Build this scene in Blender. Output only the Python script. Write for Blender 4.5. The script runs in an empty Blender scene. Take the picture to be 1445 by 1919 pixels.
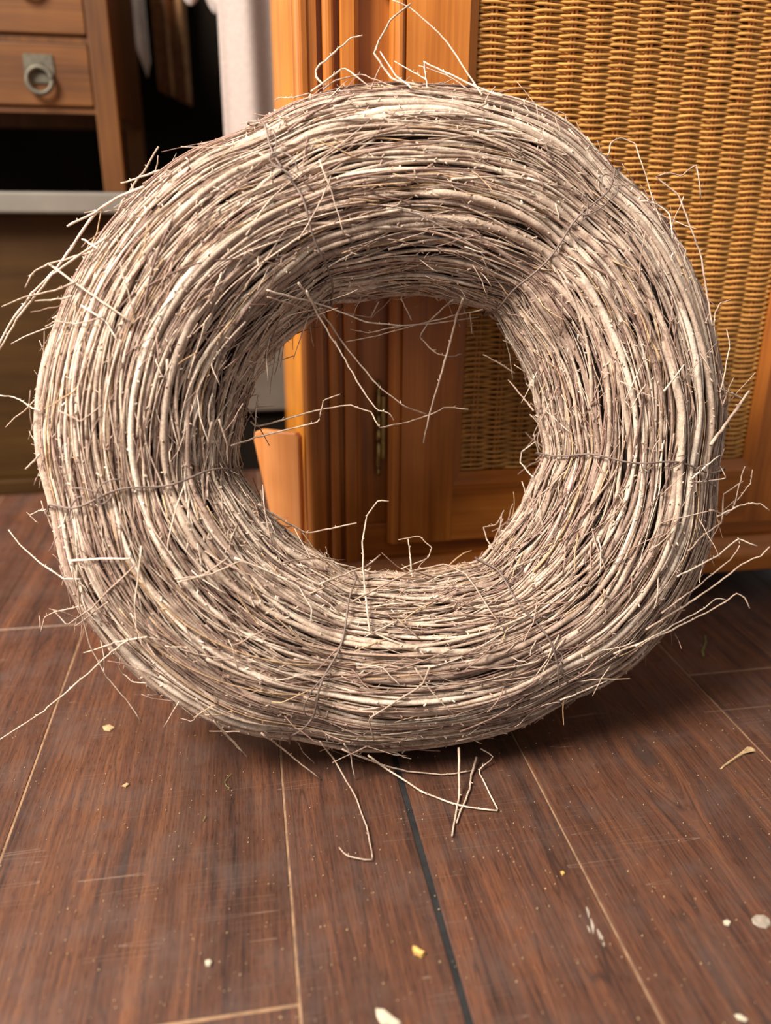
import bpy, math, random
import numpy as np

# ------------------------------------------------------------------ camera, sky, light, exposure
scene = bpy.context.scene
C = scene.collection
rng = np.random.default_rng(7)
random.seed(7)
FPX, IW, IH = 1500.0, 1445.0, 1919.0
CAM_H, YAW, TILT, ROLL = 0.54, math.radians(9.9), math.radians(21.0), math.radians(0.4)
cam_pos = np.array([0.0, 0.0, CAM_H])
c_fwd = np.array([math.sin(YAW) * math.cos(TILT), math.cos(YAW) * math.cos(TILT), -math.sin(TILT)])
_r = np.array([math.cos(YAW), -math.sin(YAW), 0.0])
_u = np.cross(_r, c_fwd)
c_right = math.cos(ROLL) * _r + math.sin(ROLL) * _u
c_up = -math.sin(ROLL) * _r + math.cos(ROLL) * _u

from mathutils import Matrix, Vector
cam_data = bpy.data.cameras.new('camera')
cam = bpy.data.objects.new('camera', cam_data)
C.objects.link(cam)
m = Matrix.Identity(4)
for i in range(3):
    m[i][0], m[i][1], m[i][2], m[i][3] = c_right[i], c_up[i], -c_fwd[i], cam_pos[i]
cam.matrix_world = m
cam_data.sensor_fit = 'VERTICAL'
cam_data.sensor_height = 36.0
cam_data.sensor_width = 36.0 * IW / IH
cam_data.lens = FPX / IH * 36.0
cam_data.clip_start = 0.02
cam_data.dof.use_dof = True
cam_data.dof.focus_distance = 0.80
cam_data.dof.aperture_fstop = 2.5
scene.camera = cam

world = bpy.data.worlds.new('daylight')
scene.world = world
world.use_nodes = True
bg = world.node_tree.nodes['Background']
bg.inputs['Color'].default_value = (1.0, 0.985, 0.96, 1)
bg.inputs['Strength'].default_value = 0.28

def area_light(name, loc, target, sx, sy, power, col):
    l = bpy.data.lights.new(name, 'AREA')
    l.shape = 'RECTANGLE'; l.size = sx; l.size_y = sy; l.energy = power; l.color = col
    o = bpy.data.objects.new(name, l)
    C.objects.link(o)
    o.location = loc
    o.rotation_euler = (Vector(target) - Vector(loc)).to_track_quat('-Z', 'Y').to_euler()
    return o
area_light('window_daylight', (-1.45, 0.0, 2.35), (0.15, 0.87, 0.40), 1.0, 1.0, 138.0, (1.0, 0.955, 0.885))
area_light('side_window_daylight', (-1.55, 1.12, 0.95), (0.05, 1.05, 0.25), 0.7, 0.9, 10.0, (1.0, 0.95, 0.89))

scene.view_settings.view_transform = 'Standard'
scene.view_settings.look = 'None'
scene.view_settings.gamma = 1.0
scene.view_settings.use_curve_mapping = False
scene.view_settings.exposure = 0.62

# ------------------------------------------------------------------ projection helpers
def project(P):
    Q = np.asarray(P) - cam_pos
    z = Q @ c_fwd
    return np.stack([722.5 + FPX * (Q @ c_right) / z, 959.5 - FPX * (Q @ c_up) / z], -1), z
def ray(px, py):
    return c_fwd + c_right * (px - 722.5) / FPX - c_up * (py - 959.5) / FPX
def on_floor(px, py, z=0.0):
    d = ray(px, py)
    return cam_pos + d * (z - CAM_H) / d[2]

# ------------------------------------------------------------------ mesh helpers
class MB:
    def __init__(self):
        self.v = []; self.f = []; self.n = 0; self.c = []
    def add(self, V, F, col=None):
        V = np.asarray(V, float)
        self.v.append(V)
        F = np.asarray(F, int)
        self.f.append((F + self.n))
        self.n += len(V)
        self.c.append(np.tile(np.array(col if col is not None else (1, 1, 1)), (len(V), 1)))
        return self
    def box(self, x0, x1, y0, y1, z0, z1):
        V = [(x, y, z) for x in (x0, x1) for y in (y0, y1) for z in (z0, z1)]
        F = [(0, 1, 3, 2), (4, 6, 7, 5), (0, 4, 5, 1), (2, 3, 7, 6), (0, 2, 6, 4), (1, 5, 7, 3)]
        return self.add(V, F)
    def prism(self, poly, axis, a0, a1):
        # poly: 2D outline, extruded along axis ('x','y','z')
        n = len(poly)
        def pt(p, a):
            if axis == 'x': return (a, p[0], p[1])
            if axis == 'y': return (p[0], a, p[1])
            return (p[0], p[1], a)
        V = [pt(p, a0) for p in poly] + [pt(p, a1) for p in poly]
        self.v.append(np.array(V, float)); b = self.n
        self.f.append([tuple(b + i for i in range(n))]); self.f.append([tuple(b + n + i for i in reversed(range(n)))])
        self.f.append([(b + i, b + n + i, b + n + (i + 1) % n, b + (i + 1) % n) for i in range(n)])
        self.n += 2 * n; self.c.append(np.ones((2 * n, 3)))
        return self
    def mesh(self, name, smooth=False):
        me = bpy.data.meshes.new(name)
        V = np.concatenate(self.v)
        allq = all(isinstance(f, np.ndarray) and f.ndim == 2 for f in self.f) and len({f.shape[1] for f in self.f}) == 1
        if allq:
            F = np.concatenate(self.f); k = F.shape[1]
            me.vertices.add(len(V)); me.vertices.foreach_set('co', V.astype(np.float32).ravel())
            me.loops.add(F.size); me.loops.foreach_set('vertex_index', F.astype(np.int32).ravel())
            me.polygons.add(len(F))
            me.polygons.foreach_set('loop_start', (np.arange(len(F)) * k).astype(np.int32))
            me.update(calc_edges=True)
            me.validate()
        else:
            me.from_pydata([tuple(v) for v in V], [], [tuple(int(i) for i in q) for f in self.f for q in f])
        me.polygons.foreach_set('use_smooth', np.full(len(me.polygons), smooth))
        col = np.concatenate(self.c)
        if not np.allclose(col, 1):
            at = me.attributes.new('tint', 'FLOAT_COLOR', 'POINT')
            at.data.foreach_set('color', np.concatenate([col, np.ones((len(col), 1))], 1).astype(np.float32).ravel())
        me.update()
        return me
    def obj(self, name, mat, parent=None, smooth=False, bevel=0.0, seg=2):
        me = self.mesh(name, smooth)
        me.materials.append(mat)
        o = bpy.data.objects.new(name, me)
        C.objects.link(o)
        if parent is not None:
            o.parent = parent
        if bevel:
            import bmesh
            bm = bmesh.new(); bm.from_mesh(me)
            bmesh.ops.recalc_face_normals(bm, faces=bm.faces)
            es = [e for e in bm.edges if len(e.link_faces) == 2 and e.calc_face_angle(0) > 0.5]
            bmesh.ops.bevel(bm, geom=es, offset=bevel, segments=seg, profile=0.5, affect='EDGES', clamp_overlap=True)
            bm.to_mesh(me); bm.free()
        else:
            import bmesh
            if len(me.polygons) < 4000:
                bm = bmesh.new(); bm.from_mesh(me)
                bmesh.ops.recalc_face_normals(bm, faces=bm.faces)
                bm.to_mesh(me); bm.free()
        return o

def tube(P, rad, k, ref):
    P = np.asarray(P, float); n = len(P)
    rad = np.broadcast_to(np.asarray(rad, float), (n,))
    T = np.gradient(P, axis=0)
    T /= np.linalg.norm(T, axis=1, keepdims=True) + 1e-12
    N = np.broadcast_to(np.asarray(ref, float), (n, 3))
    N = N - (N * T).sum(1, keepdims=True) * T
    N /= np.linalg.norm(N, axis=1, keepdims=True) + 1e-9
    B = np.cross(T, N)
    a = np.arange(k) / k * 2 * np.pi
    V = P[:, None, :] + rad[:, None, None] * (np.cos(a)[None, :, None] * N[:, None, :] + np.sin(a)[None, :, None] * B[:, None, :])
    i = np.arange(n - 1)[:, None] * k; j = np.arange(k)[None, :]; jn = (j + 1) % k
    F = np.stack([i + j, i + jn, i + k + jn, i + k + j], -1).reshape(-1, 4)
    V = V.reshape(-1, 3)
    # end caps as quads collapsing on a centre point pair
    V = np.concatenate([V, P[:1], P[-1:]])
    c0, c1 = n * k, n * k + 1
    cap = []
    if k % 2 == 0:
        for q in range(0, k, 2):
            cap.append((c0, (q + 2) % k, (q + 1) % k, q))
            o = (n - 1) * k
            cap.append((c1, o + q, o + (q + 1) % k, o + (q + 2) % k))
        F = np.concatenate([F, np.array(cap)])
    return V, F, N, B, T

def empty(name, loc=(0, 0, 0)):
    o = bpy.data.objects.new(name, None)
    o.empty_display_size = 0.05
    C.objects.link(o); o.location = loc
    return o
def tag(o, label=None, cat=None, group=None, kind=None):
    if label: o['label'] = label
    if cat: o['category'] = cat
    if group: o['group'] = group
    if kind: o['kind'] = kind
    return o

# ------------------------------------------------------------------ materials
def new_mat(name):
    mt = bpy.data.materials.new(name); mt.use_nodes = True
    nt = mt.node_tree
    b = nt.nodes['Principled BSDF']
    return mt, nt, b
def N(nt, t, **kw):
    n = nt.nodes.new(t)
    for k, v in kw.items():
        setattr(n, k, v)
    return n
def ramp(nt, fac, stops):
    r = N(nt, 'ShaderNodeValToRGB')
    e = r.color_ramp.elements
    while len(e) < len(stops): e.new(0.5)
    for q, (p, c) in zip(e, stops):
        q.position = p; q.color = (*c, 1)
    nt.links.new(fac, r.inputs[0])
    return r.outputs[0]
def mix(nt, fac, a, b, mode='MIX'):
    n = N(nt, 'ShaderNodeMix', data_type='RGBA', blend_type=mode)
    for s, v in ((0, fac), (6, a), (7, b)):
        if hasattr(v, 'links') or hasattr(v, 'is_linked'):
            nt.links.new(v, n.inputs[s])
        elif s == 0:
            n.inputs[0].default_value = v
        else:
            n.inputs[s].default_value = (*v, 1)
    return n.outputs[2]
def math_node(nt, op, a, b=None, clamp=False):
    n = N(nt, 'ShaderNodeMath', operation=op, use_clamp=clamp)
    for i, v in enumerate((a, b)):
        if v is None: continue
        if hasattr(v, 'is_linked'): nt.links.new(v, n.inputs[i])
        else: n.inputs[i].default_value = v
    return n.outputs[0]
def noise(nt, vec, scale, detail=4.0, rough=0.55, dist=0.0):
    n = N(nt, 'ShaderNodeTexNoise')
    n.inputs['Scale'].default_value = scale
    n.inputs['Detail'].default_value = detail
    n.inputs['Roughness'].default_value = rough
    n.inputs['Distortion'].default_value = dist
    nt.links.new(vec, n.inputs['Vector'])
    return n.outputs['Fac']
def mapped(nt, vec, scale=(1, 1, 1), loc=(0, 0, 0), rot=(0, 0, 0)):
    n = N(nt, 'ShaderNodeMapping')
    n.inputs['Scale'].default_value = scale
    n.inputs['Location'].default_value = loc
    n.inputs['Rotation'].default_value = rot
    nt.links.new(vec, n.inputs['Vector'])
    return n.outputs[0]
def obj_coords(nt, jitter=True):
    tc = N(nt, 'ShaderNodeTexCoord')
    if not jitter: return tc.outputs['Object']
    oi = N(nt, 'ShaderNodeObjectInfo')
    k = math_node(nt, 'MULTIPLY', oi.outputs['Random'], 37.0)
    va = N(nt, 'ShaderNodeVectorMath', operation='ADD')
    nt.links.new(tc.outputs['Object'], va.inputs[0]); nt.links.new(k, va.inputs[1])
    return va.outputs[0]
def bump(nt, b, h, strength, dist=0.001):
    n = N(nt, 'ShaderNodeBump')
    n.inputs['Strength'].default_value = strength; n.inputs['Distance'].default_value = dist
    nt.links.new(h, n.inputs['Height']); nt.links.new(n.outputs[0], b.inputs['Normal'])

def wood(name, dark, mid, light, axis, rough=0.40, fine=300.0, coat=0.12, spec=0.35):
    mt, nt, b = new_mat(name)
    v = obj_coords(nt)
    i = 'xyz'.index(axis)
    s1 = [1, 1, 1]; s1[i] = 0.05
    s2 = [1, 1, 1]; s2[i] = 0.02
    wide = noise(nt, mapped(nt, v, s1), 34.0, 3, 0.5, 0.6)
    thin = noise(nt, mapped(nt, v, s2), fine, 3, 0.6)
    blot = noise(nt, v, 9.0, 2)
    f = math_node(nt, 'ADD', math_node(nt, 'MULTIPLY', wide, 0.62), math_node(nt, 'MULTIPLY', thin, 0.38))
    col = ramp(nt, f, [(0.33, dark), (0.5, mid), (0.68, light)])
    tone = ramp(nt, blot, [(0.3, (0.78, 0.75, 0.72)), (0.7, (1.1, 1.1, 1.1))])
    col = mix(nt, 1.0, col, tone, 'MULTIPLY')
    nt.links.new(col, b.inputs['Base Color'])
    b.inputs['Roughness'].default_value = rough
    b.inputs['Specular IOR Level'].default_value = spec
    b.inputs['Coat Weight'].default_value = coat
    b.inputs['Coat Roughness'].default_value = 0.22
    bump(nt, b, thin, 0.12, 0.0006)
    return mt

M = {}
CABD, CABM, CABL = (0.25, 0.068, 0.009), (0.42, 0.128, 0.018), (0.53, 0.18, 0.031)
M['cab_v'] = wood('varnished_orange_wood_upright', CABD, CABM, CABL, 'z')
M['cab_h'] = wood('varnished_orange_wood_crosswise', CABD, CABM, CABL, 'x')
M['cab_side'] = wood('varnished_honey_wood_side', (0.42, 0.13, 0.010), (0.56, 0.19, 0.016), (0.64, 0.24, 0.025), 'z')
M['offcut'] = wood('orange_red_board_wood', (0.58, 0.19, 0.045), (0.74, 0.27, 0.075), (0.80, 0.36, 0.13), 'z', 0.45)
M['desk'] = wood('brown_oak_desk', (0.055, 0.019, 0.004), (0.105, 0.037, 0.007), (0.150, 0.057, 0.011), 'x', 0.55, coat=0.0, spec=0.2)
M['desk_v'] = wood('brown_oak_desk_upright', (0.048, 0.017, 0.004), (0.090, 0.032, 0.006), (0.125, 0.048, 0.009), 'z', 0.55, coat=0.0, spec=0.2)
M['chest'] = wood('dark_golden_chest', (0.030, 0.012, 0.002), (0.044, 0.019, 0.003), (0.058, 0.027, 0.0045), 'x', 0.6, coat=0.0, spec=0.15)

def plain(name, col, rough=0.6, metal=0.0, var=0.25, scale=40.0, bmp=0.0, spec=0.3):
    mt, nt, b = new_mat(name)
    v = obj_coords(nt)
    n = noise(nt, v, scale, 4)
    lo = tuple(c * (1 - var) for c in col); hi = tuple(min(1, c * (1 + var)) for c in col)
    nt.links.new(ramp(nt, n, [(0.3, lo), (0.7, hi)]), b.inputs['Base Color'])
    b.inputs['Roughness'].default_value = rough
    b.inputs['Metallic'].default_value = metal
    b.inputs['Specular IOR Level'].default_value = spec
    if bmp: bump(nt, b, n, bmp, 0.002)
    return mt
M['brass'] = plain('aged_brass', (0.30, 0.20, 0.07), 0.38, 0.9, 0.3, 120)
M['steel'] = plain('tarnished_handle_metal', (0.09, 0.075, 0.052), 0.5, 0.5, 0.3, 120)
M['wicker'] = plain('honey_rattan', (0.58, 0.275, 0.068), 0.42, 0, 0.30, 55, 0.05)
M['wicker_stake'] = plain('rattan_stake', (0.56, 0.235, 0.07), 0.5, 0, 0.3, 80)
M['backing'] = plain('dark_door_back', (0.09, 0.038, 0.012), 0.8, 0, 0.2, 20)
M['dark'] = plain('painted_deep_shade', (0.010, 0.0065, 0.0045), 0.95, 0, 0.3, 6, spec=0.05)  # near-black base colour stands in for the unlit depth of the room
M['greybox'] = plain('shaded_grey_brown', (0.12, 0.09, 0.068), 0.9, 0, 0.15, 12, spec=0.1)
M['stone'] = plain('pale_slab', (0.145, 0.125, 0.10), 0.6, 0, 0.12, 12)
M['curtain'] = plain('pale_woven_curtain', (0.34, 0.27, 0.235), 0.95, 0, 0.10, 160, 0.1)
M['brown_cloth'] = plain('brown_cloth', (0.30, 0.145, 0.06), 0.95, 0, 0.25, 60)
M['white_cloth'] = plain('white_cloth', (0.85, 0.80, 0.74), 0.95, 0, 0.10, 60)
M['wire'] = plain('rusty_binding_wire', (0.21, 0.145, 0.115), 0.6, 0.2, 0.3, 200)
M['core'] = plain('dark_brown_filler', (0.055, 0.035, 0.027), 0.95, 0, 0.4, 150, 0.5)
M['fill_pale'] = plain('pale_seam_filler', (0.25, 0.14, 0.075), 0.8, 0, 0.35, 90)
M['fill_black'] = plain('black_seam_filler', (0.016, 0.014, 0.013), 0.7, 0, 0.5, 60)
M['fill_brown'] = plain('brown_seam_dirt', (0.06, 0.028, 0.016), 0.8, 0, 0.3, 60)
M['tan_bit'] = plain('dry_tan_bit', (0.40, 0.26, 0.13), 0.8, 0, 0.3, 150)
M['cream_bit'] = plain('cream_flake', (0.50, 0.41, 0.29), 0.8, 0, 0.2, 150)
M['gold_bit'] = plain('golden_husk', (0.55, 0.30, 0.08), 0.6, 0, 0.3, 150)
M['green_bit'] = plain('dull_green_stem', (0.18, 0.19, 0.05), 0.8, 0, 0.3, 150)
M['grey_bit'] = plain('grey_scuff', (0.30, 0.235, 0.18), 0.8, 0, 0.3, 150)

# twig bark: per-twig tint, streaks, pale bloom
def twig_mat():
    mt, nt, b = new_mat('weathered_twig_bark')
    tc = N(nt, 'ShaderNodeTexCoord')
    at = N(nt, 'ShaderNodeAttribute', attribute_name='tint')
    n1 = noise(nt, tc.outputs['Object'], 70.0, 5, 0.6)
    n2 = noise(nt, tc.outputs['Object'], 520.0, 3, 0.6)
    t1 = ramp(nt, n1, [(0.28, (0.66, 0.58, 0.55)), (0.5, (1.0, 0.98, 0.96)), (0.74, (1.28, 1.30, 1.30))])
    t2 = ramp(nt, n2, [(0.3, (0.70, 0.66, 0.64)), (0.62, (1.1, 1.1, 1.1))])
    col = mix(nt, 1.0, at.outputs['Color'], t1, 'MULTIPLY')
    col = mix(nt, 1.0, col, t2, 'MULTIPLY')
    nt.links.new(col, b.inputs['Base Color'])
    b.inputs['Roughness'].default_value = 0.62
    b.inputs['Specular IOR Level'].default_value = 0.35
    bump(nt, b, n2, 0.35, 0.0008)
    return mt
M['twig'] = twig_mat()

# floor boards: reddish brown timber with dark streaks, a knot and fine pale scratches
def floor_mat(name, knot=None):
    mt, nt, b = new_mat(name)
    tc = N(nt, 'ShaderNodeTexCoord')
    raw = tc.outputs['Object']
    v = obj_coords(nt)
    sep = N(nt, 'ShaderNodeSeparateXYZ'); nt.links.new(v, sep.inputs[0])
    x, y = sep.outputs[0], sep.outputs[1]
    wob = noise(nt, mapped(nt, v, (1, 0.25, 1)), 5.0, 2)
    xw = math_node(nt, 'ADD', x, math_node(nt, 'MULTIPLY', math_node(nt, 'SUBTRACT', wob, 0.5), 0.035))
    if knot is not None:
        s2 = N(nt, 'ShaderNodeSeparateXYZ'); nt.links.new(raw, s2.inputs[0])
        dx = math_node(nt, 'SUBTRACT', s2.outputs[0], knot[0]); dy = math_node(nt, 'MULTIPLY', math_node(nt, 'SUBTRACT', s2.outputs[1], knot[1]), 0.45)
        d = math_node(nt, 'SQRT', math_node(nt, 'ADD', math_node(nt, 'MULTIPLY', dx, dx), math_node(nt, 'MULTIPLY', dy, dy)))
        g = math_node(nt, 'POWER', 2.718, math_node(nt, 'MULTIPLY', math_node(nt, 'MULTIPLY', d, d), -900.0))
        # pull grain lines around the knot
        push = math_node(nt, 'MULTIPLY', math_node(nt, 'DIVIDE', dx, math_node(nt, 'SQRT', math_node(nt, 'ADD', math_node(nt, 'MULTIPLY', dx, dx), 0.00003))), math_node(nt, 'MULTIPLY', g, -0.030))
        xw = math_node(nt, 'ADD', xw, push)
    comb = N(nt, 'ShaderNodeCombineXYZ')
    nt.links.new(xw, comb.inputs[0]); nt.links.new(math_node(nt, 'MULTIPLY', y, 0.035), comb.inputs[1])
    g1 = noise(nt, comb.outputs[0], 42.0, 3, 0.55)
    comb2 = N(nt, 'ShaderNodeCombineXYZ')
    nt.links.new(xw, comb2.inputs[0]); nt.links.new(math_node(nt, 'MULTIPLY', y, 0.03), comb2.inputs[1])
    g2 = noise(nt, comb2.outputs[0], 330.0, 3, 0.65)
    comb3 = N(nt, 'ShaderNodeCombineXYZ')
    nt.links.new(xw, comb3.inputs[0]); nt.links.new(math_node(nt, 'MULTIPLY', y, 0.10), comb3.inputs[1])
    pores = noise(nt, comb3.outputs[0], 700.0, 2, 0.6)
    big = noise(nt, mapped(nt, v, (1, 0.5, 1)), 6.0, 3)
    f = math_node(nt, 'ADD', math_node(nt, 'MULTIPLY', g1, 0.5), math_node(nt, 'MULTIPLY', g2, 0.5))
    col = ramp(nt, f, [(0.31, (0.016, 0.008, 0.006)), (0.41, (0.058, 0.024, 0.015)), (0.53, (0.100, 0.038, 0.020)), (0.70, (0.185, 0.070, 0.030))])
    tone = ramp(nt, big, [(0.28, (0.66, 0.68, 0.70)), (0.55, (1, 1, 1)), (0.75, (1.22, 1.14, 1.05))])
    col = mix(nt, 1.0, col, tone, 'MULTIPLY')
    pc = ramp(nt, pores, [(0.34, (0.45, 0.42, 0.4)), (0.46, (1, 1, 1))])
    col = mix(nt, 0.7, col, pc, 'MULTIPLY')
    comb5 = N(nt, 'ShaderNodeCombineXYZ')
    nt.links.new(xw, comb5.inputs[0]); nt.links.new(math_node(nt, 'MULTIPLY', y, 0.05), comb5.inputs[1])
    gl = noise(nt, comb5.outputs[0], 30.0, 1, 0.5)
    band = math_node(nt, 'ABSOLUTE', math_node(nt, 'SUBTRACT', math_node(nt, 'FRACT', math_node(nt, 'MULTIPLY', gl, 13.0)), 0.5))
    lf = ramp(nt, band, [(0.0, (0.7, 0.7, 0.7)), (0.085, (0, 0, 0))])
    lf = mix(nt, 1.0, lf, ramp(nt, big, [(0.42, (0, 0, 0)), (0.60, (1, 1, 1))]), 'MULTIPLY')
    col = mix(nt, lf, col, (0.022, 0.012, 0.009))
    # black mineral streaks along the grain
    comb4 = N(nt, 'ShaderNodeCombineXYZ')
    nt.links.new(xw, comb4.inputs[0]); nt.links.new(math_node(nt, 'MULTIPLY', y, 0.09), comb4.inputs[1])
    st = noise(nt, comb4.outputs[0], 26.0, 2, 0.5)
    col = mix(nt, ramp(nt, st, [(0.66, (0, 0, 0)), (0.74, (0.75, 0.75, 0.75))]), col, (0.028, 0.022, 0.020))
    if knot is not None:
        kc = ramp(nt, math_node(nt, 'ADD', d, math_node(nt, 'MULTIPLY', math_node(nt, 'SUBTRACT', big, 0.5), 0.03)),
                  [(0.0, (1, 1, 1)), (0.007, (0.85, 0.85, 0.85)), (0.012, (0.25, 0.25, 0.25)), (0.034, (0, 0, 0))])
        col = mix(nt, kc, col, (0.045, 0.026, 0.02))
    # worn grey patches and crisp scratches
    wear = noise(nt, raw, 17.0, 5, 0.7)
    wf = ramp(nt, wear, [(0.46, (0, 0, 0)), (0.74, (0.48, 0.48, 0.48))])
    col = mix(nt, wf, col, (0.088, 0.054, 0.042))
    prev = None
    for ang, sc, w in ((0.25, 3.1, 0.0035), (1.15, 4.3, 0.0030), (-0.55, 3.7, 0.0030), (2.1, 5.1, 0.0026)):
        nn = N(nt, 'ShaderNodeTexNoise'); nn.inputs['Scale'].default_value = sc; nn.inputs['Detail'].default_value = 0.0
        nt.links.new(mapped(nt, raw, (0.5, 22.0, 1.0), (ang * 3, ang, 0), (0, 0, ang)), nn.inputs['Vector'])
        line = math_node(nt, 'LESS_THAN', math_node(nt, 'ABSOLUTE', math_node(nt, 'SUBTRACT', nn.outputs['Fac'], 0.5)), w)
        gate = noise(nt, mapped(nt, raw, (1, 1, 1), (ang * 9, 3, 1)), 8.0, 2)
        line = math_node(nt, 'MULTIPLY', line, math_node(nt, 'GREATER_THAN', gate, 0.60))
        prev = line if prev is None else math_node(nt, 'MAXIMUM', prev, line)
    col = mix(nt, math_node(nt, 'MULTIPLY', prev, 0.30), col, (0.30, 0.20, 0.14))
    spk = N(nt, 'ShaderNodeTexVoronoi'); spk.inputs['Scale'].default_value = 120.0
    nt.links.new(raw, spk.inputs['Vector'])
    dot = math_node(nt, 'LESS_THAN', spk.outputs['Distance'], 0.06)
    dg = N(nt, 'ShaderNodeSeparateColor'); nt.links.new(spk.outputs['Color'], dg.inputs[0])
    dot = math_node(nt, 'MULTIPLY', dot, math_node(nt, 'GREATER_THAN', dg.outputs[0], 0.72))
    col = mix(nt, math_node(nt, 'MULTIPLY', dot, 0.6), col, (0.36, 0.23, 0.13))
    nt.links.new(col, b.inputs['Base Color'])
    rg = ramp(nt, wear, [(0.3, (0.38, 0.38, 0.38)), (0.7, (0.56, 0.56, 0.56))])
    nt.links.new(rg, b.inputs['Roughness'])
    b.inputs['Specular IOR Level'].default_value = 0.45
    bump(nt, b, math_node(nt, 'ADD', g2, math_node(nt, 'MULTIPLY', pores, 0.5)), 0.22, 0.0008)
    return mt
KNOT = on_floor(1212, 1418)
M['floor'] = floor_mat('red_brown_floor_timber')
M['floor_knot'] = floor_mat('red_brown_floor_timber_with_knot', KNOT)

# ------------------------------------------------------------------ floor
FY0, FY1 = -0.75, 2.14
SEAM = [(-1.25, 'b'), (-1.117, 'b'), (-0.985, 'p'), (-0.862, 'b'), (-0.738, 'p'), (-0.612, 'b'), (-0.487, 'p'), (-0.3625, 'b'),
        (-0.238, 'p'), (0.0122, 'p'), (0.130, 'k'), (0.2648, 'p'), (0.517, 'p'),
        (0.643, 'b'), (0.768, 'p'), (0.894, 'b'), (1.02, 'p'), (1.145, 'b'), (1.27, 'p'), (1.40, 'b'), (1.53, 'p')]
GAP = {'p': 0.0022, 'k': 0.0058, 'h': 0.0007, 'b': 0.0013}
JOINT = {-0.487: 1.028, -0.3625: 1.028, -0.238: 0.417, 0.0122: 1.35, 0.130: -0.2, 0.2648: 1.60, 0.517: 0.775, 0.643: 0.775, -0.612: 0.55, 0.768: 1.5}
fl = MB().box(-1.30, 1.58, FY0 - 0.02, FY1 + 0.02, -0.06, -0.0125).obj('floor', M['fill_brown'])
tag(fl, 'worn red-brown wooden board floor with pale and black seams', 'floor', kind='structure')
for i in range(len(SEAM) - 1):
    x0, k0 = SEAM[i]; x1, k1 = SEAM[i + 1]
    a0, a1 = x0 + GAP[k0] / 2, x1 - GAP[k1] / 2
    cuts = [FY0] + ([JOINT[x0]] if x0 in JOINT else []) + [FY1]
    for q in range(len(cuts) - 1):
        y0 = cuts[q] + (0.0014 if q else 0); y1 = cuts[q + 1] - (0.0014 if q < len(cuts) - 2 else 0)
        has_knot = a0 < KNOT[0] < a1 and y0 < KNOT[1] < y1
        dz = rng.uniform(-0.0006, 0.0)
        MB().box(a0, a1, y0, y1, -0.012, dz).obj('plank', M['floor_knot' if has_knot else 'floor'], fl, bevel=0.0006, seg=1)
    if x0 in JOINT:
        MB().box(a0, a1, JOINT[x0] - 0.0013, JOINT[x0] + 0.0013, -0.012, -0.0011).obj('seam_filler', M['fill_pale'], fl)
for x, k in SEAM[1:-1]:
    if k in 'pkb':
        g = GAP[k] / 2 - 0.0001
        MB().box(x - g, x + g, FY0, FY1, -0.0124, -0.0011).obj('seam_filler', M[{'p': 'fill_pale', 'k': 'fill_black', 'b': 'fill_brown'}[k]], fl)

# ------------------------------------------------------------------ back wall
wb = MB().box(-1.30, 1.58, 2.12, 2.20, 0.0, 1.9).obj('wall_back', M['dark'])
tag(wb, 'wall coloured near-black as deep shadow behind the furniture', 'wall', kind='structure')

# ------------------------------------------------------------------ cabinet with wicker door
VF = 0.957            # plane of the cabinet front
CX0, CX1, CY1, CZ0, CZ1 = 0.067, 0.882, 1.49, 0.048, 0.93
cab = empty('wicker_door_cabinet', (0.475, 1.22, 0.0))
tag(cab, 'orange varnished wooden cabinet with woven rattan door panel behind the wreath', 'cabinet')
def cpart(mb, name, mat, parent=cab, **kw):
    for k in range(len(mb.v)):
        mb.v[k] = mb.v[k] - np.array([0.475, 1.22, 0.0])
    return mb.obj(name, M[mat], parent, **kw)
cpart(MB().box(CX0 + 0.001, CX0 + 0.022, VF + 0.03, CY1, CZ0 + 0.01, CZ1), 'side_panel', 'cab_side', bevel=0.0015)
cpart(MB().box(CX1 - 0.022, CX1 - 0.001, VF + 0.03, CY1, CZ0 + 0.01, CZ1), 'side_panel', 'cab_side', bevel=0.0015)
cpart(MB().box(CX0 + 0.022, CX1 - 0.022, CY1 - 0.01, CY1, CZ0 + 0.02, CZ1), 'back_panel', 'cab_v')
cpart(MB().box(CX0 + 0.022, CX1 - 0.022, VF + 0.04, CY1 - 0.01, CZ0 + 0.02, CZ0 + 0.04), 'bottom_panel', 'cab_h')
cpart(MB().box(CX0 - 0.02, CX1 + 0.02, VF - 0.012, CY1 + 0.005, CZ1, CZ1 + 0.026), 'top_board', 'cab_h', bevel=0.005)
# fluted corner posts, one moulded outline swept upwards
def post(mirror):
    pts = [(0.067, VF + 0.036), (0.067, VF + 0.007)]
    for t in np.linspace(math.pi, math.pi / 2, 6):
        pts.append((0.0745 + 0.0075 * math.cos(t), VF + 0.007 - 0.007 * math.sin(t)))
    pts += [(0.0800, VF + 0.0015), (0.0815, VF + 0.004), (0.0905, VF + 0.004), (0.0915, VF + 0.013), (0.0968, VF + 0.013)]
    for t in np.linspace(math.pi, 0, 7):
        pts.append((0.1030 + 0.0060 * math.cos(t), VF + 0.005 - 0.004 * math.sin(t)))
    pts += [(0.1092, VF + 0.013), (0.1150, VF + 0.013), (0.1156, VF + 0.003)]
    pts += [(0.1170, VF + 0.001), (0.1300, VF + 0.001), (0.1325, VF + 0.004), (0.1355, VF + 0.006), (0.1362, VF + 0.036)]
    if mirror: pts = [(CX0 + CX1 - x, y) for x, y in reversed(pts)]
    return MB().prism(pts, 'z', 0.098, CZ1)
cpart(post(False), 'fluted_post', 'cab_v')
cpart(post(True), 'fluted_post', 'cab_v')
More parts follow.
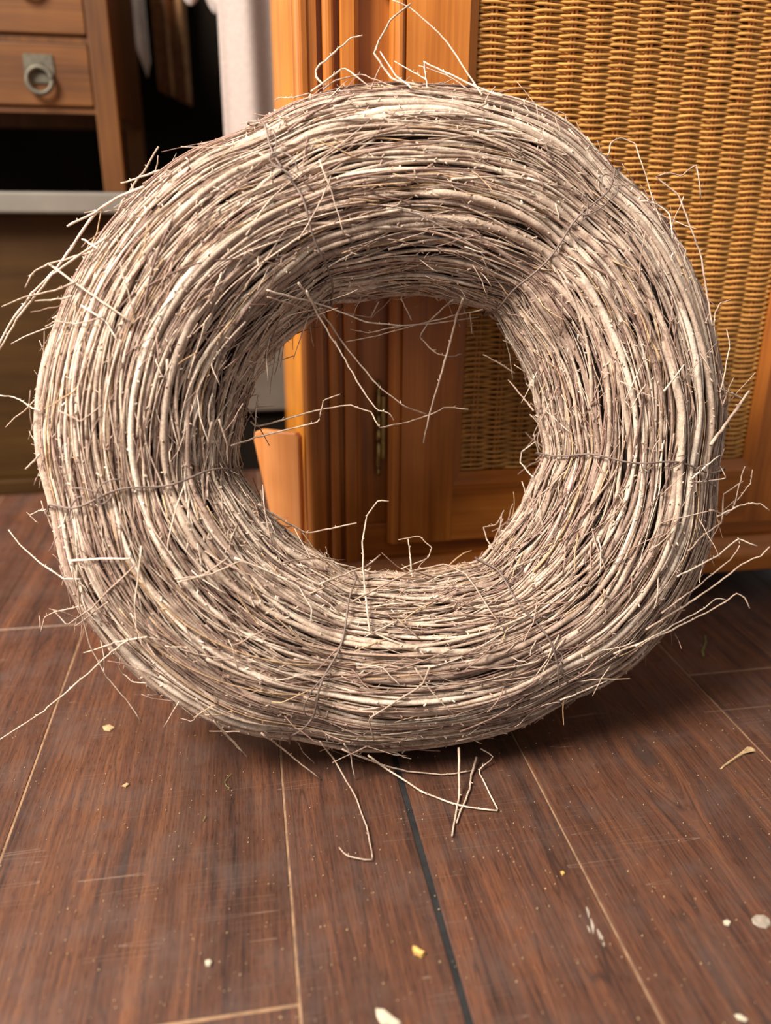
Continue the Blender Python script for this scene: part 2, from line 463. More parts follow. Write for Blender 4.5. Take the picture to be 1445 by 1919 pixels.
# recessed strip carrying the hinges, lower rail of the frame
cpart(MB().box(0.136, 0.180, VF + 0.021, VF + 0.040, 0.146, CZ1), 'hinge_strip', 'cab_v')
cpart(MB().box(CX0 + CX1 - 0.180, CX0 + CX1 - 0.136, VF + 0.021, VF + 0.040, 0.146, CZ1), 'hinge_strip', 'cab_v')
cpart(MB().box(0.136, CX0 + CX1 - 0.136, VF + 0.012, VF + 0.040, 0.098, 0.146), 'lower_rail', 'cab_h', bevel=0.001)
cpart(MB().box(0.136, CX0 + CX1 - 0.136, VF + 0.012, VF + 0.040, 0.885, CZ1), 'upper_rail', 'cab_h', bevel=0.001)
# plinth moulding
pl = [(VF + 0.05, 0.0975), (VF + 0.004, 0.0975), (VF + 0.001, 0.092), (VF - 0.003, 0.086), (VF - 0.009, 0.080), (VF - 0.011, 0.074), (VF - 0.011, CZ0 + 0.003), (VF - 0.008, CZ0), (VF + 0.05, CZ0)]
cpart(MB().prism(pl, 'x', CX0 - 0.0005, CX1 + 0.0005), 'plinth_moulding', 'cab_h')
for fx in (CX0 + 0.035, CX1 - 0.035):
    for fy in (VF + 0.06, CY1 - 0.05):
        V = []
        for z, w in ((0.0, 0.020), (0.012, 0.023), (CZ0 + 0.012, 0.027)):
            V += [(fx - w, fy - w, z), (fx + w, fy - w, z), (fx + w, fy + w, z), (fx - w, fy + w, z)]
        F = [(0, 1, 2, 3), (8, 9, 10, 11)] + [(r * 4 + q, r * 4 + (q + 1) % 4, r * 4 + 4 + (q + 1) % 4, r * 4 + 4 + q) for r in (0, 1) for q in range(4)]
        cpart(MB().add(V, F), 'foot', 'cab_v')
# door
DX0, DX1, DZ0, DZ1 = 0.1705, 0.7785, 0.1215, 0.884
PX0, PX1, PZ0, PZ1 = 0.2665, 0.672, 0.2145, 0.800     # opening for the wicker
YF, YB = VF - 0.001, VF + 0.020
BV = 0.0115
door = empty('door', (0, 0, 0)); door.parent = cab
door.location = (DX0 - 0.475, VF + 0.02 - 1.22, DZ0)
def dpart(mb, name, mat, **kw):
    for k in range(len(mb.v)):
        mb.v[k] = mb.v[k] - np.array([DX0, VF + 0.02, DZ0])
    return mb.obj(name, M[mat], door, **kw)
def stile(x_out, x_in, sgn):
    # moulded outer edge (bead), flat, bevel to the panel
    o = x_out; s = sgn
    pts = [(o, YB), (o, YF + 0.006), (o + s * 0.002, YF + 0.003), (o + s * 0.004, YF + 0.003)]
    for t in np.linspace(math.pi, 0, 6):
        pts.append((o + s * (0.0095 + 0.0050 * math.cos(t)), YF + 0.002 - 0.0035 * math.sin(t)))
    pts += [(o + s * 0.0152, YF + 0.0028), (o + s * 0.0165, YF), (x_in - s * BV, YF), (x_in, YF + 0.009), (x_in, YB)]
    if s < 0: pts = pts[::-1]
    return pts
dpart(MB().prism(stile(DX0, PX0, 1), 'z', DZ0, DZ1), 'stile', 'cab_v')
dpart(MB().prism(stile(DX1, PX1, -1), 'z', DZ0, DZ1), 'stile', 'cab_v')
rl = [(YB, DZ0 + 0.0005), (YF + 0.0006, DZ0 + 0.0005), (YF + 0.0006, PZ0 - BV * 1.35), (YF + 0.009, PZ0), (YB, PZ0)]
dpart(MB().prism(rl, 'x', PX0 - BV, PX1 + BV), 'rail', 'cab_h')
rt = [(YB, DZ1 - 0.0005), (YF + 0.0006, DZ1 - 0.0005), (YF + 0.0006, PZ1 + BV), (YF + 0.009, PZ1), (YB, PZ1)]
dpart(MB().prism(rt, 'x', PX0 - BV, PX1 + BV), 'rail', 'cab_h')
dpart(MB().box(PX0 - 0.006, PX1 + 0.006, YB + 0.0, YB + 0.004, PZ0 - 0.006, PZ1 + 0.006), 'panel_back', 'backing')
# woven rattan: pairs of upright stakes, wefts passing in front and behind in turn
WY = VF + 0.0125
SP = 0.0305
stk = [0.2850 + SP * i for i in range(13)]
sm = None
for sx in stk:
    for d in (-0.0023, 0.0023):
        P = np.stack([np.full(14, sx + d) + rng.normal(0, 0.0003, 14), np.full(14, WY), np.linspace(PZ0, PZ1, 14)], 1)
        V, F, *_ = tube(P, 0.0019, 6, (0, 1, 0))
        dpart(MB().add(V, F), 'wicker_stake', 'wicker_stake', smooth=True)
PITCH = 0.0033
wm = {}
nw = int((PZ1 - PZ0) / PITCH)
xs = np.linspace(PX0 + 0.0005, PX1 - 0.0005, 106)
for var in range(6):
    par = var % 2
    ph = (xs - stk[0]) / SP * math.pi
    y = WY - 0.0034 * np.cos(ph) * (1 if par == 0 else -1)
    zz = 0.0004 * np.sin(xs * 90 + var * 1.7) + 0.00025 * np.sin(xs * 230 + var * 2.9)
    r = 0.00170 * (1 + 0.06 * np.sin(xs * 47 + var))
    V, F, *_ = tube(np.stack([xs - DX0, y - (VF + 0.02), zz], 1), r, 6, (0, 0, 1))
    me = MB().add(V, F).mesh('weft_strand', True); me.materials.append(M['wicker']); wm[var] = me
for j in range(nw):
    o = bpy.data.objects.new('weft_strand', wm[(j % 2) + 2 * int(rng.integers(0, 3))])
    C.objects.link(o); o.parent = door
    o.location = (0, 0, PZ0 + 0.0025 + j * PITCH + rng.normal(0, 0.00018) - DZ0)
# brass hinges: barrel with knuckle rings and turned finials
def hinge(z0, z1, x=0.1592):
    prof = [(0.0, 0.0005), (0.002, 0.0028), (0.005, 0.0034), (0.008, 0.0026), (0.0095, 0.0018), (0.012, 0.0030), (0.016, 0.0040), (0.020, 0.0036), (0.0215, 0.0043)]
    L = z1 - z0
    body = []
    for fr in (0.36, 0.5, 0.64):
        zc = L * fr
        body += [(zc - 0.0012, 0.0043), (zc - 0.0008, 0.0035), (zc + 0.0008, 0.0035), (zc + 0.0012, 0.0043)]
    allp = prof + body + [(L - a, b) for a, b in reversed(prof)]
    P = np.array([(x, VF + 0.0115, z0 + a) for a, _ in allp])
    V, F, *_ = tube(P, [b for _, b in allp], 12, (1, 0, 0))
    # keep horizontal rings true
    h = cpart(MB().add(V, F), 'hinge', 'brass', smooth=True)
    h['label'] = 'brass hinge with turned finials'
    leaf = MB().box(x - 0.001, x + 0.009, VF + 0.0150, VF + 0.0212, z0 + 0.022, z1 - 0.022)
    for k in range(len(leaf.v)): leaf.v[k] = leaf.v[k] - np.array([0.475, 1.22, 0.0])
    leaf.obj('hinge_leaf', M['brass'], h)
hinge(0.213, 0.338)
hinge(0.752, 0.877)

# ------------------------------------------------------------------ loose orange board beside the cabinet
def board():
    P = [(0.0640, 0.0), (0.0640, 0.268), (0.0600, 0.2735), (0.0180, 0.2705), (0.0105, 0.2665), (0.0085, 0.258), (0.0330, 0.105), (0.0380, 0.0)]
    th = math.radians(38)
    mb = MB().prism([((x - 0.064) / math.cos(th), z) for x, z in P], 'y', 0.0, 0.010)
    o = mb.obj('wooden_board', M['offcut'], bevel=0.002)
    o.location = (0.0580, 0.968, 0.0)
    o.rotation_euler = (0, 0, -th)
    return tag(o, 'scratched orange wooden board seen through the ring beside the cabinet corner', 'board')
board()

# ------------------------------------------------------------------ left background: low chest, desk with drawers, cloths
ch = empty('low_chest', (-0.62, 1.80, 0))
tag(ch, 'low dark golden-brown wooden chest with a pale grey top edge', 'chest')
def part_at(root, mb, name, mat, **kw):
    for k in range(len(mb.v)):
        mb.v[k] = mb.v[k] - np.array(root.location)
    return mb.obj(name, M[mat], root, **kw)
part_at(ch, MB().box(-1.06, -0.150, 1.605, 2.08, 0.03, 0.522), 'body', 'chest', bevel=0.004)
part_at(ch, MB().box(-1.07, -0.140, 1.590, 2.085, 0.0, 0.030), 'base', 'chest', bevel=0.003)
part_at(ch, MB().box(-1.08, -0.130, 1.560, 2.09, 0.522, 0.557), 'top_slab', 'stone', bevel=0.004)

dk = empty('drawer_desk', (-0.50, 1.80, 0.557))
tag(dk, 'brown wooden desk with ring-pull drawers standing on the low chest', 'desk')
DB = 0.688
for lx in (-0.983, -0.197):
    for ly0, nm in ((1.602, 'leg'), (1.99, 'leg')):
        xa, xb = (lx - 0.037, lx) if lx > -0.5 else (lx, lx + 0.037)
        part_at(dk, MB().box(xa, xb, ly0, ly0 + 0.040, 0.557, 1.00), nm, 'desk_v', bevel=0.002)
part_at(dk, MB().box(-0.206, -0.199, 1.642, 1.99, DB, 1.00), 'side_panel', 'desk_v')
part_at(dk, MB().box(-0.981, -0.974, 1.642, 1.99, DB, 1.00), 'side_panel', 'desk_v')
part_at(dk, MB().box(-0.946, -0.234, 1.99, 2.0, DB, 1.00), 'back_panel', 'desk_v')
part_at(dk, MB().box(-0.946, -0.234, 1.612, 1.635, DB - 0.004, DB + 0.006), 'rail', 'desk')
part_at(dk, MB().box(-0.946, -0.234, 1.612, 1.635, 0.790, 0.802), 'rail', 'desk_v', bevel=0.001)
part_at(dk, MB().box(-0.946, -0.234, 1.612, 1.635, 0.974, 1.000), 'rail', 'desk')
part_at(dk, MB().box(-1.0, -0.18, 1.585, 2.04, 1.000, 1.022), 'top_board', 'desk', bevel=0.004)
def drawer(x0, x1, z0, z1, pulls):
    d = MB()
    d.box(x0, x1, 1.606, 1.63, z0, z1)
    dr = part_at(dk, d, 'drawer', 'desk', bevel=0.002)
    for cx in pulls:
        cz = (z0 + z1) / 2 + 0.004; y = 1.606
        off = np.array(dk.location)
        plate = MB().prism([(cx - 0.023, cz + 0.026), (cx + 0.023, cz + 0.026), (cx + 0.024, cz - 0.004), (cx + 0.014, cz - 0.017), (cx - 0.014, cz - 0.017), (cx - 0.024, cz - 0.004)], 'y', y - 0.003, y)
        plate.prism([(cx - 0.005, cz + 0.012), (cx + 0.005, cz + 0.012), (cx + 0.005, cz + 0.004), (cx - 0.005, cz + 0.004)], 'y', y - 0.011, y - 0.002)
        t = np.linspace(0, 2 * math.pi, 29)
        P = np.stack([cx + 0.0200 * np.cos(t), y - 0.0085 - 0.004 * (1 - np.sin(t)) * 0.5, cz - 0.014 + 0.0200 * np.sin(t)], 1)
        V, F, *_ = tube(P, 0.0042, 8, (0, 1, 0))
        for k in range(len(plate.v)): plate.v[k] = plate.v[k] - off
        hp = plate.obj('pull_plate', M['steel'], dr)
        mb = MB().add(V - off, F)
        rg = mb.obj('ring_pull', M['steel'], dr, smooth=True)
drawer(-0.588, -0.236, DB + 0.007, 0.789, (-0.318,))
drawer(-0.944, -0.592, DB + 0.007, 0.789, (-0.86,))
drawer(-0.588, -0.236, 0.803, 0.973, (-0.318,))
drawer(-0.944, -0.592, 0.803, 0.973, (-0.86,))

def cloth(name, xs0, xs1, yc, zbot, ztop, mat, waves, amp, label, cat, th=0.006, seed=0, edge=None):
    r = np.random.default_rng(seed)
    nu, nv = 60, 26
    U, Vv = np.meshgrid(np.linspace(0, 1, nu), np.linspace(0, 1, nv), indexing='ij')
    x0 = np.interp(Vv, [0, 1], [xs0[0], xs0[1]]); x1 = np.interp(Vv, [0, 1], [xs1[0], xs1[1]])
    X = x0 + (x1 - x0) * U
    zb = zbot(U) if callable(zbot) else zbot + 0 * U
    Z = zb + (ztop - zb) * Vv
    Y = yc + amp * np.sin(U * waves * 2 * math.pi + 0.5 * Vv + seed) + amp * 0.4 * np.sin(U * waves * 5.1 + 3 * Vv)
    A = np.stack([X, Y - th / 2, Z], -1).reshape(-1, 3); B = np.stack([X, Y + th / 2, Z], -1).reshape(-1, 3)
    i = (np.arange(nu - 1)[:, None] * nv + np.arange(nv - 1)[None, :]).ravel()
    F1 = np.stack([i, i + nv, i + nv + 1, i + 1], -1); n = nu * nv
    F2 = np.stack([i, i + 1, i + nv + 1, i + nv], -1) + n
    rim = [k * nv for k in range(nu)] + [(nu - 1) * nv + k for k in range(1, nv)] + [k * nv + nv - 1 for k in range(nu - 2, -1, -1)] + [k for k in range(nv - 2, 0, -1)]
    R = np.array(rim); Rn = np.roll(R, -1)
    F3 = np.stack([R, R + n, Rn + n, Rn], -1)
    cx = (xs0[0] + xs1[0]) / 2
    base = np.array([cx, yc, float(np.min(zb))])
    mb = MB().add(np.concatenate([A, B]) - base, np.concatenate([F1, F2, F3]))
    o = mb.obj(name, M[mat], smooth=True)
    o.location = base
    return tag(o, label, cat)
sb = empty('stand_in_box', (0.10, 1.78, 0.0))
tag(sb, 'grey-brown stand-in box for the shaded area below the curtain, seen through the ring', 'box')
part_at(sb, MB().box(-0.06, 0.30, 1.66, 1.90, 0.135, 0.40), 'body', 'greybox', bevel=0.004)  # added box, its dull colour stands in for the shaded greyish area
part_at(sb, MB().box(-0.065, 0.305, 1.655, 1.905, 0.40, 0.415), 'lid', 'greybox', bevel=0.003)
part_at(sb, MB().box(-0.05, 0.29, 1.68, 1.89, 0.0, 0.135), 'base', 'dark')  # near-black base painted as the shadow band under the box
cloth('curtain', (-0.018, -0.016), (0.46, 0.46), 1.60, 0.44, 1.35, 'curtain', 5.5, 0.014, 'pale pinkish woven curtain hanging just left of the cabinet', 'curtain', seed=1)
cloth('white_scarf', (-0.212, -0.218), (-0.174, -0.176), 2.075, lambda u: 0.80 + 0.06 * np.abs(u - 0.75) * 2, 1.40, 'white_cloth', 1.2, 0.008, 'narrow white cloth hanging in the dark beside the desk', 'cloth', seed=3)
cloth('brown_garment', (-0.160, -0.164), (-0.090, -0.086), 2.075, lambda u: 0.775 - 0.03 * u, 1.40, 'brown_cloth', 2.3, 0.016, 'brown garment hanging in the dark between the desk and the curtain', 'garment', seed=5)
cloth('pink_drape', (-0.085, -0.110), (0.002, 0.02), 1.66, lambda u: 0.895 - 0.028 * np.abs(np.sin(u * 2 * math.pi)) - 0.02 * u, 1.38, 'curtain', 1.6, 0.012, 'pale pink cloth drape with scalloped lower edge above the curtain', 'drape', seed=8)

# ------------------------------------------------------------------ the wreath
WX, WY0, LEAN, WYAW = 0.0157, 0.8047, 0.3075, 0.1819 - YAW
R0, R1, RD = 0.2507, 0.0987, 0.0871
FO = [0.003, -0.0008, 0.01, 0.0043, -0.0043, -0.0053, -0.004, -0.0012]
FI = [-0.0011, -0.0047, 0.0061, 0.0011, -0.0036, 0.0001, -0.0003, 0.0005]
wc = np.array([WX * math.cos(YAW) + WY0 * math.sin(YAW), -WX * math.sin(YAW) + WY0 * math.cos(YAW), 0.0])
w_ex = np.array([math.cos(WYAW), math.sin(WYAW), 0.0])
w_bk = np.array([-math.sin(WYAW), math.cos(WYAW), 0.0])
w_ey = np.array([0, 0, 1.0]) * math.cos(LEAN) + w_bk * math.sin(LEAN)
w_n = np.cross(w_ex, w_ey)
TIES = [math.radians(q) for q in (116, 49, -11, -61, -113, -170)]
def angd(a, b): return (a - b + np.pi) % (2 * np.pi) - np.pi
def ring(u, phi, s):
    """point in the bundle: angle round the ring, angle round the section, depth 0..1"""
    u = np.asarray(u, float)
    ro = R0 + R1 + sum(FO[2 * i] * np.cos(k * u) + FO[2 * i + 1] * np.sin(k * u) for i, k in enumerate((1, 2, 3, 4)))
    ri = R0 - R1 + sum(FI[2 * i] * np.cos(k * u) + FI[2 * i + 1] * np.sin(k * u) for i, k in enumerate((1, 2, 3, 4)))
    pin = 1.012 - 0.075 * sum(np.exp(-(angd(u, t) / 0.13) ** 2) for t in TIES)
    Rm, rm = (ro + ri) / 2, (ro - ri) / 2
    rho = Rm + s * rm * pin * np.cos(phi)
    zz = s * RD * pin * np.sin(phi)
    cu, su = np.cos(u), np.sin(u)
    P = (rho * cu)[..., None] * w_ex + (rho * su)[..., None] * w_ey + zz[..., None] * w_n
    Nn = (np.cos(phi) * cu)[..., None] * w_ex + (np.cos(phi) * su)[..., None] * w_ey + np.sin(phi)[..., None] * w_n
    return P, Nn
UU, VV = np.meshgrid(np.linspace(0, 2 * np.pi, 360, endpoint=False), np.linspace(0, 2 * np.pi, 96, endpoint=False), indexing='ij')
SP0, _ = ring(UU.ravel(), VV.ravel(), np.ones(UU.size))
w_org = wc + np.array([0, 0, -SP0[:, 2].min() + 0.0015])
surf_px, surf_z = project(SP0 + w_org)
def surf_depth(px, py):
    d = np.hypot(surf_px[:, 0] - px, surf_px[:, 1] - py)
    near = d < 12
    return surf_z[near].min() if near.any() else surf_z[d.argmin()]

wr = empty('twig_wreath', tuple(wc))
tag(wr, 'large wreath of pale dried twigs bound with wire leaning on the cabinet', 'wreath')
w_off = w_org - wc          # parts are stored relative to the empty

PALE = np.array([(0.60, 0.465, 0.345), (0.54, 0.405, 0.295), (0.47, 0.345, 0.25), (0.40, 0.285, 0.205), (0.66, 0.53, 0.405), (0.35, 0.24, 0.175)])
THIN = np.array([(0.46, 0.325, 0.235), (0.38, 0.255, 0.185), (0.29, 0.18, 0.135), (0.23, 0.135, 0.10), (0.55, 0.415, 0.305), (0.64, 0.515, 0.395), (0.52, 0.34, 0.185), (0.34, 0.21, 0.155), (0.42, 0.285, 0.205), (0.58, 0.45, 0.335)])
PALE[:, 2] *= 1.03; THIN[:, 2] *= 1.02
def wobble(n, amp, k=3):
    t = np.linspace(0, 1, n); w = np.zeros(n)
    for q in range(1, k + 1):
        w += rng.normal() / q * np.sin(2 * np.pi * (q * t * rng.uniform(0.5, 1.1) + rng.random()))
    return amp * w
def add_buds(mb, P, Nn, B, rad, count, tint, lo=0.0018, hi=0.0048):
    n = len(P)
    for _ in range(count):
        i = int(rng.integers(2, n - 2)); a = rng.uniform(-1.5, 1.5)
        dirn = math.cos(a) * Nn[i] + math.sin(a) * B[i]
        t = P[i + 1] - P[i]; t = t / np.linalg.norm(t) * (1 if rng.random() < 0.5 else -1)
        d = dirn * 0.75 + t * rng.uniform(0.2, 0.9)
        L = rng.uniform(lo, hi); w = min(rad[i] * 0.55, 0.0011)
        p0 = P[i] + dirn * rad[i] * 0.8
        side = np.cross(d, t); side /= np.linalg.norm(side) + 1e-9; oth = np.cross(side, d); oth /= np.linalg.norm(oth) + 1e-9
        p1 = p0 + d * L
        V = [p0 + side * w, p0 + oth * w, p0 - side * w, p0 - oth * w, p1 + side * w * .7, p1 + oth * w * .7, p1 - side * w * .7, p1 - oth * w * .7]
        F = [(0, 1, 5, 4), (1, 2, 6, 5), (2, 3, 7, 6), (3, 0, 4, 7), (4, 5, 6, 7)]
        mb.add(V, F, np.minimum(tint * 1.25, 0.75))

def ring_twig(mb, u0, L, phi0, s0, rmax, k, nseg, tint, drift, swob, flare=0.0, buds=0, bury=0.0):
    t = np.linspace(0, 1, nseg)
    u = u0 + L * (t - 0.5)
    phi = phi0 + drift * (t - 0.5) + wobble(nseg, 0.018 + 0.015 * abs(drift), 2)
    s = s0 + wobble(nseg, swob, 2)
    if rng.random() < 0.5: t = 1 - t
    if flare and math.sin(phi0) > -0.35:
        s = s + flare * np.clip((t - 0.82) / 0.18, 0, 1) ** 1.6
    if bury:
        s = s - bury * np.clip((0.14 - t) / 0.14, 0, 1) ** 1.3 - (bury * np.clip((t - 0.9) / 0.1, 0, 1) if not flare else 0)
    s = np.clip(s, 0.70, 1.02 + max(flare, 0) * 1.3)
    s = np.where(np.sin(phi) < -0.3, np.minimum(s, 0.985 - rmax / RD), s)
    P, Nn = ring(u, phi, s)
    tap = 1.0 - 0.68 * t ** 1.2
    rad = rmax * tap * (1 + 0.04 * np.sin(t * 60 + rng.random() * 9))
    for _ in range(max(1, int(L * 5))):
        rad *= 1 + rng.uniform(0.06, 0.22) * np.exp(-((t - rng.random()) / 0.012) ** 2)
    V, F, Nq, B, T = tube(P, rad, k, Nn)
    mb.add(V + w_off, F, tint)
    if buds: add_buds(mb, P + w_off, Nq, B, rad, buds, tint)

# dark filler torus added inside the ring to block light between twigs
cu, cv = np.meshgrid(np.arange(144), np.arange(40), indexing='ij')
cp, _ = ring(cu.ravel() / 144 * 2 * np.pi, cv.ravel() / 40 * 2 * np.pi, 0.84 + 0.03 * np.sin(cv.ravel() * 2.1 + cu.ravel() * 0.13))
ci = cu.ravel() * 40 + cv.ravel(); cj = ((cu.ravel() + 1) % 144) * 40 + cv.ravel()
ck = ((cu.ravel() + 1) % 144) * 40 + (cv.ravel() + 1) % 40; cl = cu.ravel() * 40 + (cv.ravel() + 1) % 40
MB().add(cp + w_off, np.stack([ci, cj, ck, cl], -1)).obj('filler_core', M['core'], wr, smooth=True)

# 300 stout twigs, each its own part
NT = 300
for i in range(NT):
    phi = (i * 0.6180339 % 1.0) * 2 * np.pi
    phi = np.pi / 2 + angd(phi, np.pi / 2) * (0.78 + 0.22 * abs(angd(phi, np.pi / 2)) / np.pi)
    u0 = (i * 0.7548777 % 1.0) * 2 * np.pi + rng.normal(0, 0.2)
    stout = rng.random()
    r = 0.0018 + 0.0027 * stout ** 2.0
    L = rng.uniform(1.0, 2.3) * (0.8 + 0.4 * stout)
    tint = PALE[int(rng.integers(0, len(PALE)))] * rng.uniform(0.86, 1.08)
    mb = MB()
    ring_twig(mb, u0, L, phi, rng.uniform(0.935, 0.985), r, 8, int(40 + 22 * L), tint,
              rng.normal(0, 0.24), 0.008, flare=(rng.uniform(0.0, 0.07) if rng.random() < 0.3 else 0), buds=int(4 + L * 6), bury=0.09)
    mb.obj('twig', M['twig'], wr, smooth=True)

# thousands of finer twigs as one part
mb = MB()
for i in range(1250):
    r = 0.0011 + 0.0011 * rng.random() ** 1.5
    L = rng.uniform(0.6, 1.6)
    tint = (PALE if rng.random() < 0.55 else THIN)[int(rng.integers(0, 6))] * rng.uniform(0.82, 1.08)
    ring_twig(mb, (i * 0.7548777 % 1) * 2 * np.pi, L, (i * 0.5698403 % 1) * 2 * np.pi, rng.uniform(0.90, 0.975), r, 6, int(16 + 14 * L), tint,
              rng.normal(0, 0.22), 0.008, flare=(rng.uniform(0.02, 0.08) if rng.random() < 0.15 else 0), buds=int(2 + 2 * L), bury=0.05)
clump = [(rng.uniform(0, 2 * np.pi), rng.uniform(0, 2 * np.pi), rng.normal(0, 0.24)) for _ in range(380)]
for i in range(4300):
    if rng.random() < 0.72:
        cu0, cp0, cd = clump[int(rng.integers(0, len(clump)))]
        u0, p0, d = cu0 + rng.normal(0, 0.25), cp0 + rng.normal(0, 0.11), cd + rng.normal(0, 0.08)
    else:
        u0, p0, d = rng.uniform(0, 2 * np.pi), rng.uniform(0, 2 * np.pi), rng.normal(0, 0.3)
    r = 0.0006 + 0.0010 * rng.random() ** 1.6
    L = rng.uniform(0.3, 1.15)
    s0 = rng.uniform(0.88, 1.0)
    tint = THIN[int(rng.integers(0, len(THIN)))] * rng.uniform(0.85, 1.1)
    fl_ = rng.uniform(0.02, 0.14) if rng.random() < 0.2 else 0
    ring_twig(mb, u0, L, p0, s0, r, 4, int(12 + 12 * L), tint, d, 0.009, flare=fl_, buds=int(rng.integers(1, 4)))
# short wisps that cross the bundle or stick out of it
for i in range(1100):
    u0, p0 = rng.uniform(0, 2 * np.pi), rng.uniform(0, 2 * np.pi)
    p, nrm = ring(np.array([u0]), np.array([p0]), np.array([0.985])); p, nrm = p[0], nrm[0]
    p2, _ = ring(np.array([u0 + 0.02]), np.array([p0]), np.array([0.985])); tan = p2[0] - p; tan /= np.linalg.norm(tan)
    side = np.cross(nrm, tan)
    sg = 1 if rng.random() < 0.5 else -1
    out = abs(rng.normal(0.10, 0.22)) if rng.random() < 0.85 else rng.uniform(0.4, 0.9)
    d = tan * sg * rng.uniform(0.6, 1.0) + side * rng.normal(0, 0.42) + nrm * out
    d /= np.linalg.norm(d)
    L = rng.uniform(0.010, 0.055)
    n = 5
    bend = side * rng.normal(0, 0.3) + nrm * rng.normal(-0.1, 0.25)
    q = np.linspace(0, 1, n)[:, None]
    P = p + d * L * q + bend * L * q ** 2 * 0.6 + rng.normal(0, 0.0005, (n, 3))
    if (P + w_org)[:, 2].min() < 0.002: continue
    if (P + w_org)[:, 1].max() > 0.940: continue
    tint = THIN[int(rng.integers(0, len(THIN)))] * rng.uniform(1.0, 1.3)
    V, F, *_ = tube(P, np.linspace(0.0008, 0.0004, n) * rng.uniform(0.7, 1.2), 4, np.array([0.3, 0.5, 0.81]))
    mb.add(V + w_off, F, tint)
tw = mb.obj('fine_twigs', M['twig'], wr, smooth=True)
tw['kind'] = 'stuff'

# binding wires
for t0 in TIES:
    ph = np.linspace(0.15, 2 * np.pi + 0.1, 110)
    drift = rng.uniform(-0.10, 0.10)
    u = t0 + drift * np.cos(ph * 0.5 + 0.6) + 0.012 * np.sin(ph * 7 + rng.random() * 6)
    s = 1.045 + 0.020 * np.sin(ph * 5 + rng.random() * 6) + 0.012 * np.sin(ph * 13 + rng.random() * 6)
    s = np.where(np.sin(ph) < -0.3, 0.97, s)
    P, Nn = ring(u, ph, s)
    V, F, *_ = tube(P, 0.00105 + 0.0001 * np.sin(ph * 40), 6, Nn)
    w = MB().add(V + w_off, F)
    # curled ends where the wire is twisted off
    for q in range(3):
        tt = np.linspace(0, 1, 14)
        ph2 = rng.uniform(0.9, 1.7) + 0.22 * np.sin(tt * 5 + q) * tt
        u2 = t0 + 0.05 * np.cos(tt * (4 + q) + q * 2) * tt
        P2, N2 = ring(u2, ph2, 1.05 + 0.09 * tt * np.abs(np.sin(tt * 3 + q)))
        V, F, *_ = tube(P2, 0.0007, 6, w_n)
        w.add(V + w_off, F)
    ob = w.obj('binding_wire', M['wire'], wr, smooth=True)

